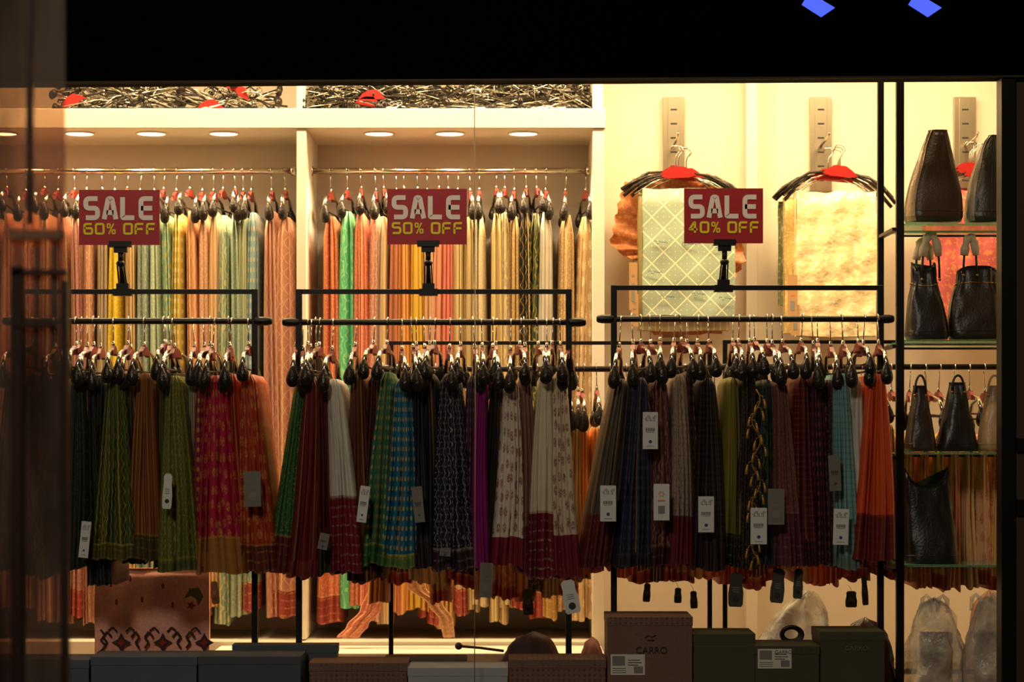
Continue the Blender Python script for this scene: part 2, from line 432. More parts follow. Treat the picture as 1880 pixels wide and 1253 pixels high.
for i, (xt, wb, c, mo, pat) in enumerate(back):
    lo = 1130+R.uniform(-18, 22)
    xb = xt+R.uniform(-6, 6)
    if xt in (497, 522): xb = xt+12
    if xt == 1076: xb = xt-6
    if xt < 545: xb = min(xb, 520)
    if xt > 560: xb = max(xb, 588)
    bc = [None, (190, 150, 80), (150, 60, 50), None][R.randrange(4)]
    sari('silk_sari', YR, xt, 392+R.uniform(-5, 6), xb, lo, wb*.62, wb*1.12, sari_mat(c, mo, pat, bc, .12, 1.1, selv=(R.choice((None, (235, 205, 130))))), k=R.choice((2, 3, 4)), depth=.36, rows=20, rail=314, hsc=.92)

MR = (95, 20, 35)
front = [
 (20, 5, 60, 1050, (120,50,30), G, 'brocade', MR, .15, 4, 0),
 (60, 55, 60, 1060, (130,60,40), G, 'vine', None, 0, 4, .01),
 (100, 98, 55, 1050, (90,30,25), G, 'plain', None, 0, 4, 0),
 (140, 133, 50, 1044, (28,36,30), (70,80,50), 'brocade', None, 0, 4, 0),
 (160, 158, 52, 1040, (26,30,28), (60,70,50), 'zig', None, 0, 4, .03),
 (182, 182, 46, 1076, (24,30,34), (60,50,40), 'wave', None, 0, 4, .05),
 (208, 205, 74, 1030, (66,82,36), (165,155,65), 'zig', (90,80,35), .06, 5, -.02),
 (238, 240, 50, 1034, (70,60,30), G, 'plain', None, 0, 4, .04),
 (265, 264, 60, 1028, (125,68,34), (170,110,45), 'stripe', (70,60,30), .09, 5, -.01),
 (302, 302, 46, 1044, (80,78,34), G, 'plain', None, 0, 4, .04),
 (318, 326, 72, 1050, (104,108,44), (155,145,60), 'wave', (80,90,40), .05, 4, -.02),
 (354, 352, 36, 1035, (120,128,128), G, 'stripe', (60,50,40), .1, 4, .05),
 (372, 380, 44, 1044, (130,25,45), (190,140,60), 'dots', (140,100,45), .1, 4, .02),
 (394, 404, 84, 1054, (182,24,66), (200,135,60), 'paisley', (160,105,45), .13, 5, -.03),
 (425, 438, 62, 1050, (175,52,26), (180,110,50), 'plain', (120,60,30), .07, 4, 0),
 (456, 474, 62, 1052, (178,62,34), (200,130,60), 'paisley', (100,40,25), .10, 4, -.02),
 (556, 517, 52, 1052, (26,100,50), (150,140,60), 'brocade', (95,25,30), .14, 4, .01),
 (572, 553, 56, 1062, (108,18,32), (130,40,40), 'plain', (110,36,30), .06, 4, -.02),
 (588, 592, 54, 1056, (84,16,24), (100,35,35), 'plain', (40,60,30), .1, 4, 0),
 (612, 634, 54, 1054, (222,218,206), (175,168,155), 'plain', (118,18,38), .28, 4, -.02),
 (655, 660, 44, 1070, (100,50,30), G, 'plain', None, 0, 4, .04),
 (688, 676, 52, 1066, (64,20,26), (110,60,40), 'brocade', None, 0, 4, .05),
 (712, 690, 46, 1040, (60,115,82), (170,160,90), 'dots', (50,100,50), .08, 3, 0),
 (738, 728, 64, 1044, (18,112,150), (195,172,90), 'dots', (90,120,60), .05, 4, -.02),
 (764, 770, 48, 1045, (26,28,44), (60,60,70), 'stripe', (50,30,30), .1, 4, 0),
 (790, 797, 48, 1036, (24,22,24), (60,50,50), 'plain', None, 0, 4, .02),
 (826, 838, 80, 1048, (34,32,50), (155,150,142), 'wave', (50,30,40), .08, 5, -.02),
 (868, 868, 36, 1044, (60,40,60), (110,90,90), 'dots', None, 0, 3, .02),
 (884, 884, 32, 1046, (145,16,115), (150,50,110), 'plain', None, 0, 3, -.01),
 (912, 903, 34, 1036, (26,20,22), G, 'plain', None, 0, 3, .03),
 (938, 930, 56, 1040, (230,218,198), (130,40,48), 'paisley', (120,24,44), .10, 4, -.02),
 (962, 966, 44, 1056, (128,88,76), (150,110,90), 'stripe', (100,25,40), .18, 4, .02),
 (1004, 1003, 60, 1064, (228,216,186), (212,198,164), 'stripe', (115,22,42), .24, 5, -.015),
 (1028, 1040, 50, 1060, (224,208,180), (120,25,42), 'paisley', (115,22,42), .15, 4, -.01),
 (1140, 1092, 52, 1044, (88,78,66), (100,80,60), 'plain', (90,25,30), .2, 4, 0),
 (1160, 1128, 46, 1042, (68,56,54), (100,80,60), 'plain', (50,22,30), .12, 4, .02),
 (1176, 1166, 66, 1042, (34,40,66), (60,60,80), 'dots', (40,30,40), .05, 5, -.02),
 (1212, 1212, 52, 1040, (92,38,46), (140,105,80), 'vine', (60,25,25), .08, 4, 0),
 (1248, 1252, 46, 1040, (165,148,132), (100,50,50), 'wave', (105,22,36), .18, 4, -.01),
 (1262, 1280, 40, 1040, (60,28,30), (120,90,70), 'dots', None, 0, 3, .03),
 (1300, 1304, 60, 1048, (28,22,22), (60,45,40), 'check', (40,20,25), .1, 4, -.02),
 (1346, 1342, 46, 1040, (125,118,38), (130,130,50), 'plain', (40,35,20), .12, 4, .01),
 (1376, 1372, 46, 1044, (34,28,30), (110,80,60), 'brocade', None, 0, 4, 0),
 (1408, 1410, 46, 1040, (30,44,38), (70,80,50), 'vine', None, 0, 4, 0),
 (1434, 1448, 52, 1042, (118,66,60), (158,100,88), 'brocade', (90,40,50), .2, 4, -.02),
 (1474, 1482, 48, 1038, (82,14,26), (130,50,50), 'check', (60,20,25), .1, 4, -.01),
 (1500, 1510, 44, 1034, (62,20,32), (120,60,60), 'dots', None, 0, 4, .01),
 (1524, 1530, 38, 1040, (48,20,24), (130,95,85), 'brocade', None, 0, 4, .02),
 (1546, 1556, 46, 1046, (132,178,180), (80,140,142), 'check', (100,120,110), .05, 4, -.02),
 (1574, 1580, 40, 1034, (220,220,206), (150,150,140), 'plain', (110,30,30), .2, 4, .01),
 (1612, 1606, 74, 1032, (228,86,30), (160,50,20), 'plain', (110,28,28), .17, 5, -.03),
]
def railpy(x): return 590 if x < 500 else (592 if x < 1090 else 586)
for (xt, xb, wb, hem, c, mo, pat, bo, bh, k, dy) in front:
    yt = 690+R.uniform(-8, 8)
    sv = R.choice((None, None, (170, 125, 55))) if sum(c) < 420 else None
    sari('hanging_sari', dy, xt, yt, xb, hem, 14+wb*.2, wb*1.15, sari_mat(c, mo, pat, bo, bh, 1.35, selv=sv, rough=.42), k=k+R.choice((0, 1)), depth=.34, rail=railpy(xt)+R.uniform(-2, 4))
for px in (150, 172, 236, 300, 310, 386, 420, 546, 565, 580, 755, 778, 800, 845, 905, 956, 985, 1016, 1046, 1192, 1240, 1282, 1357, 1384, 1418, 1490, 1545, 1588):
    hang(px, railpy(px), R.uniform(-.03, .03), name='spare_clothes_hanger')

YQ = .58
rear = []
cols_ = [(215,140,80),(225,180,130),(60,30,25),(205,120,80),(200,175,140),(190,90,60),(220,170,110),(70,50,40),(200,160,110),(215,120,90)]
for i, px in enumerate(range(700, 1065, 26)):
    rear.append((px+R.uniform(-4, 4), px+R.uniform(-8, 8), 40, 1080+R.uniform(-16, 30), cols_[(i*7) % 10], 776))
rear += [(1072, 1070, 30, 1060, (230,130,55), 782), (1095, 1093, 34, 1052, (238,140,60), 786), (1120, 1122, 36, 1045, (200,110,60), 780)]
cols2 = [(210,60,50),(225,160,90),(150,30,40),(60,30,35),(235,110,80),(190,120,70),(90,35,40)]
for i, px in enumerate(range(1150, 1640, 27)):
    rear.append((px, px+R.uniform(-6, 6), 42, 1066+R.uniform(-18, 16), cols2[(i*3) % 7], 776))
for i, px in enumerate(range(1672, 1880, 27)):
    rear.append((px, px+R.uniform(-6, 6), 36, 1074+R.uniform(-8, 12), [(245,190,115),(246,160,105),(235,195,80),(246,170,135),(228,198,145),(246,190,140)][i % 6], 800))
for (xt, xb, wb, hem, c, ty) in rear:
    sari('draped_sari', YQ, xt, ty+R.uniform(-5, 5), xb, hem, 16, wb, sari_mat(c, (200,100,70) if xt > 1660 else (220,170,90), 'paisley' if xt > 1660 and R.random() < .6 else R.choice(('plain', 'brocade', 'vine', 'stripe')), R.choice((None, (170,60,50))), .05), k=R.choice((3, 4)), depth=.32, rail=676)

# ---------------------------------------------------------------- racks
def rack(name, y, xl, xr, top, rail, rl, rr, metal=BLACKM, t=.011):
    m = MB(); h = t/1.0
    for px in (xl, xr):
        m.box((X(px, y)-h, y-h, PZ), (X(px, y)+h, y+h, Z(top, y)+h))
        m.box((X(px, y)-h, y-.05, PZ), (X(px, y)+h, y+.2, PZ+.025))
    m.box((X(xl, y)+h, y-h*.6, Z(top, y)-h*.6), (X(xr, y)-h, y+h*.6, Z(top, y)+h))
    m.box((X(xl, y)+h, y-h*.6, PZ+.06), (X(xr, y)-h, y+h*.6, PZ+.08))
    zr_ = Z(rail, y)
    m.tube([(X(rl, y)+.02, y, zr_), (X(rr, y)-.02, y, zr_)], .0115, 12)
    for q, sg in ((rl, 1), (rr, -1)):
        m.tube([(X(q, y), y, zr_), (X(q, y)+sg*.004, y, zr_), (X(q, y)+sg*.02, y, zr_), (X(q, y)+sg*.062, y, zr_), (X(q, y)+sg*.066, y, zr_)], [.008, .013, .0165, .0165, .0115], 14)
    return m.obj(name, [metal], bevel=.0015)
rack('garment_rack', 0, 40, 468, 537, 590, 4, 500)
rack('garment_rack', 0, 549, 1044, 537, 592, 518, 1076)
rack('garment_rack', 0, 1127, 1616, 530, 586, 1095, 1642)
rack('garment_rack', YQ, 718, 1303, 631, 678, 690, 1318, t=.009)
rack('garment_rack', YQ, 1331, 1880, 629, 674, 1322, 1900, t=.009)

# ---------------------------------------------------------------- SALE signs
SR = mat('sign_red', (176, 26, 40), 0.45, noise=0.08)
SW = mat('sign_letters_white', (245, 235, 235), 0.5)
SY = mat('sign_letters_yellow', (245, 228, 30), 0.5)
def rnd(pts, r, closed=False):
    pts = [Vector(p) for p in pts]; n = len(pts); out = []
    for i in range(n):
        if not closed and i in (0, n-1): out.append(pts[i]); continue
        p = pts[i]; a = pts[i-1]; b = pts[(i+1) % n]
        da = (a-p); db = (b-p); ra = min(r, da.length*.45); rb = min(r, db.length*.45)
        A = p+da.normalized()*ra; B = p+db.normalized()*rb
        for q in range(6):
            t = q/5; out.append(A*(1-t)**2+p*2*t*(1-t)+B*t*t)
    return out
def ribbon(m, pts, th, y, mat, closed=False):
    n = len(pts); vs = []
    for i in range(n):
        a = pts[i-1] if (i > 0 or closed) else pts[i]; b = pts[(i+1) % n] if (i < n-1 or closed) else pts[i]
        t1 = (pts[i]-a); t2 = (b-pts[i])
        t1 = t1.normalized() if t1.length > 1e-9 else t2.normalized(); t2 = t2.normalized() if t2.length > 1e-9 else t1
        nn = Vector((-(t1.y+t2.y), t1.x+t2.x)); nn.normalize()
        k = 1/max(.6, nn.dot(Vector((-t1.y, t1.x))))
        vs += [pts[i]+nn*th/2*k, pts[i]-nn*th/2*k]
    V = [(v.x, y, v.y) for v in vs]; fs = []
    for i in range(n if closed else n-1):
        j = (i+1) % n; fs.append((2*i, 2*i+1, 2*j+1, 2*j))
    m.add(V, fs, mat)
GL = {
 'S': [([(1,1),(0,1),(0,.5),(1,.5),(1,0),(0,0)], 0)],
 'A': [([(0,-.08),(.34,1),(.66,1),(1,-.08)], 0), ([(.2,.27),(.8,.27)], 0)],
 'L': [([(0,1.08),(0,0),(1,0)], 0)],
 'E': [([(1,1),(0,1),(0,0),(1,0)], 0), ([(0,.5),(.95,.5)], 0)],
 'F': [([(1,1),(0,1),(0,-.08)], 0), ([(0,.48),(.92,.48)], 0)],
 'O': [([(0,0),(1,0),(1,1),(0,1)], 1)], '0': [([(0,0),(1,0),(1,1),(0,1)], 1)],
 '6': [([(.95,1),(0,1),(0,0),(1,0),(1,.56),(0,.56)], 0)],
 '5': [([(1,1),(0,1),(0,.56),(1,.56),(1,0),(0,0)], 0)],
 '4': [([(.72,-.08),(.72,1),(.6,1),(0,.28),(1.05,.28)], 0)],
 '%': [([(0,.62),(.36,.62),(.36,1),(0,1)], 1), ([(.64,0),(1,0),(1,.38),(.64,.38)], 1), ([(.82,1.05),(.18,-.05)], 0)],
}
def word(m, txt, x, z, w, h, gap, th, y, mat):
    for ch in txt:
        if ch == ' ': x += w*.55; continue
        for pts, cl in GL[ch]:
            q = [(x+th/2+p[0]*(w-th), z+th/2+p[1]*(h-th)) for p in pts]
            r = 0.16*h if ch not in 'A%L4' else 0.06*h
            tt = th if ch != '%' else th*.6
            ribbon(m, rnd(q, r, bool(cl)), tt, y, mat, bool(cl))
        x += w+gap
def sale_sign(l, t, r, b, num, basepy):
    y = -.05; m = MB(); s = S(y)
    x0, x1, z0, z1 = X(l, y), X(r, y), Z(b, y), Z(t, y)
    m.box((x0, y, z0), (x1, y+.005, z1), 0)
    W = x1-x0; H = z1-z0
    word(m, 'SALE', x0+W*.055, z0+H*.45, W*.206, H*.435, W*.022, W*.060, y-.0012, 1)
    word(m, num+'% OFF', x0+W*.055, z0+H*.185, W*.122, H*.215, W*.020, W*.027, y-.0012, 2)
    cx = (x0+x1)/2+ (2*s)
    m.box((cx-20*s, y-.012, z0-4*s), (cx+20*s, y+.018, z0+7*s), 3)
    m.box((cx-12*s, y-.004, z0-14*s), (cx+12*s, y+.014, z0-4*s), 3)
    m.tube([(cx, y+.006, z0-10*s), (cx, y+.006, z0-34*s)], .010, 10, 3)
    m.ball((cx, y+.006, z0-34*s), (.017, .015, .013), 3)
    zb_ = Z(basepy, 0)
    m.tube([(cx, y+.006, z0-34*s), (cx, 0, zb_+.03)], [.007, .011], 10, 3)
    m.tube([(cx-.012, y+.004, z0-38*s), (cx-.014, 0, zb_+.03)], .003, 6, 3)
    m.tube([(cx+.012, y+.004, z0-38*s), (cx+.014, 0, zb_+.03)], .003, 6, 3)
    m.box((cx-.034, -.02, zb_-.013), (cx+.034, .02, zb_+.012), 3)
    m.box((cx-.022, -.015, zb_+.012), (cx+.022, .015, zb_+.032), 3)
    m.obj('sale_sign', [SR, SW, SY, BLACKM])
sale_sign(145, 349, 293, 450, '60', 537)
sale_sign(711, 347, 857, 449, '50', 537)
sale_sign(1256, 346, 1401, 447, '40', 530)

# ---------------------------------------------------------------- price tags
def tag(l, t, r, b, kind='A', y=-.25, rot=0.0, name='price_tag', card=None):
    m = MB(); s = S(y); x0, x1 = X(l, y), X(r, y); z0, z1 = Z(b, y), Z(t, y); W = x1-x0; H = z1-z0
    c = Vector(((x0+x1)/2, y, z1))
    def q(a, b_, c_, d, mi, dy=.0008):
        m.add([(a, -dy, b_), (c_, -dy, b_), (c_, -dy, d), (a, -dy, d)], [(0,1,2,3)], mi)
    w2 = W/2
    if kind == 'C':
        pts = [(-w2*.75, -H), (w2*.75, -H), (w2*.95, -H*.93), (w2, -H*.6), (w2*.8, -H*.3), (w2*.85, -H*.08), (w2*.5, 0), (-w2*.5, 0), (-w2*.85, -H*.08), (-w2*.8, -H*.3), (-w2, -H*.6), (-w2*.95, -H*.93)]
    else:
        pts = [(-w2, -H), (w2, -H), (w2, -.02*H), (w2*.94, 0), (-w2*.94, 0), (-w2, -.02*H)]
    m.poly(pts, 0, .0015, 0)
    m.tube([(0, -.001, -H*.03), (.002, .02, H*.12), (0, .06, H*.3)], .0008, 4, 1)
    if kind == 'A':
        for i in range(9):
            a = -w2*.75+i*w2*.18; q(a, -H*(.2+.05*math.sin(i*2.1)), a+w2*.1, -H*(.12+.04*math.cos(i*1.3)), 2)
        q(-w2*.7, -H*.235, w2*.6, -H*.225, 2)
        for i in range(11): q(-w2*.6+i*w2*.11, -H*.52, -w2*.6+i*w2*.11+w2*(.05 if i % 3 else .08), -H*.43, 1)
        q(-w2*.55, -H*.55, w2*.5, -H*.54, 1)
        n = 12; m.add([(.0+w2*.22*math.cos(6.283*k/n), -.0009, -H*.8+w2*.22*math.sin(6.283*k/n)) for k in range(n)], [tuple(range(n))], 3)
        q(-w2*.5, -H*.93, w2*.5, -H*.915, 2)
    elif kind in 'BD':
        mi = 4 if kind == 'B' else 2
        for k in range(6):
            a = k*1.047; m.add([(w2*.12*math.cos(a), -.0009, -H*.28+w2*.12*math.sin(a)), (w2*.38*math.cos(a-.3), -.0009, -H*.28+w2*.38*math.sin(a-.3)), (w2*.38*math.cos(a+.3), -.0009, -H*.28+w2*.38*math.sin(a+.3))], [(0,1,2)], mi)
        q(-w2*.45, -H*.48, w2*.45, -H*.44, mi)
        q(-w2*.42, -H*.82, w2*.42, -H*.60, 2)
    elif kind == 'C':
        for i in range(3): q(-w2*.45, -H*(.45+i*.06), w2*.45, -H*(.43+i*.06), 2)
        n = 12; m.add([(w2*.45*math.cos(6.283*k/n), -.0009, -H*.78+w2*.45*math.sin(6.283*k/n)) for k in range(n)], [tuple(range(n))], 1)
    o = m.obj(name, [card or CARD, INK, GREY, BLUEDOT, ORNG]); o.location = c; o.rotation_euler = (0, rot, R.uniform(-.1, .1)); return o
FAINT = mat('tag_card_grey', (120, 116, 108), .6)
for a in [(300,870,318,935,'C',.05), (150,958,168,1025,'A',.1), (662,893,680,960,'A',.12),
          (1180,757,1208,825,'A',0), (1102,892,1131,958,'A',0), (1200,889,1229,956,'B',0), (1282,912,1311,978,'A',0), (1378,933,1408,1000,'A',0),
          (1531,935,1559,1001,'A',.03), (1026,1066,1056,1128,'C',-.2)]:
    tag(*a[:5], rot=a[5])
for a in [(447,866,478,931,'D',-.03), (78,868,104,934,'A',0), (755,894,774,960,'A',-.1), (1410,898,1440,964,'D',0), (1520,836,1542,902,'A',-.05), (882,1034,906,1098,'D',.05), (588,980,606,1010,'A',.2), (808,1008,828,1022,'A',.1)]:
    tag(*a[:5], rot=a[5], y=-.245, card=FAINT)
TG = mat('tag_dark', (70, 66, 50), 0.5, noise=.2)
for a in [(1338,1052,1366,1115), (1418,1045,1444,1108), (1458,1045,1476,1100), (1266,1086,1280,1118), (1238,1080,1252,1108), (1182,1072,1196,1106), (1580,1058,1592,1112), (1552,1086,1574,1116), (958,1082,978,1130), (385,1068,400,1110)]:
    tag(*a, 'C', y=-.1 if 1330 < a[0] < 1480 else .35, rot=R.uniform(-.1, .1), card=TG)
GT = mat('gold_tassel_thread', (200, 150, 60), .5, .2, noise=.3)
m = MB(); y = -.235; path = []
for i in range(30):
    path.append(P(1388+8*math.sin(i*.9), 715+i*11, y))
m.tube(path, .002, 5)
for i in range(1, 29):
    p = path[i]; sg = 1 if i % 2 else -1
    q = p+Vector((sg*.016, -.004, -.018))
    m.tube([p, p+Vector((sg*.01, -.004, -.004)), q], .001, 4)
    m.ball(q, (.004, .004, .004), 0, 8, 5)
    m.tube([q, q+Vector((sg*.003, 0, -.014)), q+Vector((sg*.004, 0, -.03))], [.003, .004, .006], 7)
m.obj('tassel_garland', [GT])

# ---------------------------------------------------------------- wide hangers with folded saris on the back wall
def wide_hanger(m, cx, cz, y, w, rot, drop, yaw=0.0):
    def T(x, z, dy=0):
        return Vector((cx+x*math.cos(yaw), y+dy+x*math.sin(yaw), cz+z+x*rot))
    m.tube([T(0, -.01), T(0, .04), T(.004, .062), T(.022, .080), T(.012, .100), T(-.012, .102), T(-.022, .088)], .003, 6, 0)
    pts = [(-.075, -.026), (-.05, -.004), (-.025, .012), (.025, .012), (.05, -.004), (.075, -.026), (.045, -.035), (-.045, -.035)]
    n = len(pts); vs = [T(p[0], p[1], -.009) for p in pts]+[T(p[0], p[1], .009) for p in pts]
    m.add(vs, [tuple(range(n)), tuple(range(2*n-1, n-1, -1))]+[(i, i+n, (i+1) % n+n, (i+1) % n) for i in range(n)], 1)
    for sg in (-1, 1):
        m.tube([T(sg*.06, -.018), T(sg*w*.55, -.030), T(sg*w*.82, -.034-drop*.45), T(sg*w, -.03-drop)], [.005, .006, .009, .008], 8, 2)
        m.tube([T(sg*.06, -.03), T(sg*w*.5, -.052), T(sg*w*.8, -.058-drop*.5)], .003, 6, 0)
def fold_panel(m, l, t, r, b, y, th, mi=0, amp=.004, seed=0, nx=26, nz=30, kz=1.0):
    RR = random.Random(seed); ph = [RR.uniform(0, 6) for _ in range(6)]
    for side in (0, 1):
        vs = []; uv = []
        for i in range(nz+1):
            for j in range(nx+1):
                s_ = j/nx; t_ = i/nz
                px = l+(r-l)*s_; py = t+(b-t)*t_
                e = 1.5*math.sin(t_*9+ph[0])
                yy = y+amp*(math.sin(s_*11+ph[1]+1.5*math.sin(t_*4))+.6*math.sin(s_*23+t_*7*kz+ph[2])+.5*math.sin(t_*19*kz+ph[3]+s_*5))
                if side: yy += th
                p = P(px+e*(1 if s_ > .5 else -1)*.5, py+1.2*math.sin(s_*7+ph[4])*t_, y); p.y = yy+(.02*max(0, 1-t_*12))*(1 if not side else -1)
                vs.append(p); uv.append((p.x, p.z))
        fs = [(i*(nx+1)+j, (i+1)*(nx+1)+j, (i+1)*(nx+1)+j+1, i*(nx+1)+j+1) for i in range(nz) for j in range(nx)]
        m.add(vs, fs, mi, uv, True)
    for px in (l, r):
        m.add([P(px, t, y), P(px, b, y), P(px, b, y)+Vector((0, th, 0)), P(px, t, y)+Vector((0, th, 0))], [(0,1,2,3)], mi)
    m.add([P(l, t, y)+Vector((0,.02,0)), P(r, t, y)+Vector((0,.02,0)), P(r, t, y)+Vector((0, th-.02, 0)), P(l, t, y)+Vector((0, th-.02, 0))], [(0,1,2,3)], mi)
MINT = sari_mat((168, 188, 166), (232, 226, 190), 'lattice', None, 0, .72, .55)
TEAL = sari_mat((60, 110, 125), None, 'plain')
YH = 1.36
def cluster(px, py, n, seed):
    RR = random.Random(seed); m = MB()
    for i in range(n):
        wide_hanger(m, X(px+RR.uniform(-12, 12), YH), Z(py+RR.uniform(-4, 6), YH), YH-.05+i*.022, .235, RR.uniform(-.12, .12), RR.uniform(.05, .095), RR.uniform(-.14, .14))
    m.obj('display_hanger', [CHROME, REDP, BULB])
cluster(1252, 312, 5, 21)
m = MB()
fold_panel(m, 1180, 345, 1350, 580, 1.27, .10, 0, .0035, 1)
fold_panel(m, 1172, 352, 1338, 608, 1.32, .06, 1, .003, 2)
for (gx, gy) in ((1210, 445), (1262, 448), (1318, 452), (1222, 545), (1280, 540), (1330, 548), (1200, 500)):
    for q in range(5):
        c = P(gx-10+q*5, gy+3*math.sin(q*2.2), 1.258)
        m.tube([c, c+Vector((.006, 0, .008*math.cos(q*1.7))), c+Vector((.013, 0, 0))], .0014, 4, 2)
m.obj('folded_sari', [MINT, sari_mat((195, 178, 125), (220, 200, 140), 'stripe'), TEAL])
def blouse():
    m = MB(); y = 1.42
    out = [(1215,318),(1180,322),(1148,336),(1136,370),(1128,410),(1120,448),(1140,466),(1165,480),(1180,470),(1182,600),(1200,614),(1320,614),(1340,600),(1338,505),(1352,508),(1368,478),(1362,440),(1352,390),(1340,345),(1320,325),(1290,318)]
    cx, cy = 1250, 460; n = len(out); K = 6
    pts = []
    for i in range(n):
        a = out[i]; b = out[(i+1) % n]
        for q in range(K): t = q/K; pts.append((a[0]+(b[0]-a[0])*t, a[1]+(b[1]-a[1])*t))
    Nn = len(pts)
    vs = []; uv = []
    for k in range(9):
        f = k/8
        for i, p in enumerate(pts):
            x = cx+(p[0]-cx)*f; z = cy+(p[1]-cy)*f
            fr = 2.2*math.sin(i*1.9)*(f**8)
            v = P(x+fr, z+fr, y); v.y += .014*math.sin(i*.9)*f+.006*math.sin(x*.2)
            vs.append(v); uv.append((v.x, v.z))
    fs = [(k*Nn+i, (k+1)*Nn+i, (k+1)*Nn+(i+1) % Nn, k*Nn+(i+1) % Nn) for k in range(8) for i in range(Nn)]
    m.add(vs, fs, 0, uv, True)
    return m.obj('lace_blouse', [sari_mat((215, 130, 78), (232, 178, 110), 'brocade', None, 0, .8)])
blouse()
cluster(1528, 315, 5, 22)
GOLD = sari_mat((250, 230, 178), (255, 246, 215), 'brocade', None, 0, .5, .3, foil=True)
m = MB()
fold_panel(m, 1462, 350, 1609, 618, 1.27, .10, 0, .006, 5, kz=1.6)
fold_panel(m, 1440, 362, 1590, 612, 1.33, .05, 1, .005, 6)
fold_panel(m, 1430, 370, 1560, 560, 1.39, .03, 2, .005, 8)
m.obj('folded_sari', [GOLD, sari_mat((210, 184, 118), (238, 218, 150), 'brocade'), sari_mat((120, 128, 92), (180, 170, 115), 'wave')])
cluster(1786, 305, 4, 23)
m = MB()
fold_panel(m, 1700, 345, 1840, 628, 1.3, .08, 0, .006, 9)
m.obj('folded_sari', [sari_mat((205, 98, 100), (228, 160, 80), 'brocade', None, 0, .6)])
for a in ((1155,482,1170,570,'D'), (1446,505,1464,585,'B'), (1158,540,1172,600,'D'), (1452,560,1468,616,'B')):
    tag(*a, y=1.24, card=mat('tag_tan', (180, 140, 95), .6))

# ---------------------------------------------------------------- glass display shelves
GS = bpy.data.materials.new('green_glass'); GS.use_nodes = True
b = GS.node_tree.nodes['Principled BSDF']; b.inputs['Base Color'].default_value = (.35, .75, .5, 1); b.inputs['Roughness'].default_value = .05; b.inputs['Transmission Weight'].default_value = .7
Y0, Y1 = .12, .44
m = MB()
m.box((X(1645, Y0), Y0-.012, PZ), (X(1659, Y0), Y0+.012, 3.49), 0)
m.box((X(1611, Y1), Y1-.012, PZ), (X(1622, Y1), Y1+.012, 3.49), 0)
m.box((X(1868, Y0), Y0-.012, PZ), (X(1880, Y0), Y0+.012, 3.49), 0)
for py in (413, 628, 833, 1040):
    z = Z(py, Y0)
    m.box((X(1656, Y0), Y0, z-.004), (X(1870, Y0), Y1+.02, z+.004), 1)
    m.box((X(1612, Y1), Y0, z-.022), (X(1622, Y1), Y1, z-.010), 0)
    m.tube([(X(1622, Y1), Y1, z-.016), (X(1650, Y0), Y0, z-.016)], .006, 6, 0)
    m.tube([(X(1660, Y1), Y1, z-.012), (X(1868, Y1), Y1, z-.012)], .005, 6, 0)
m.obj('glass_shelf_rack', [BLACKM, GS])

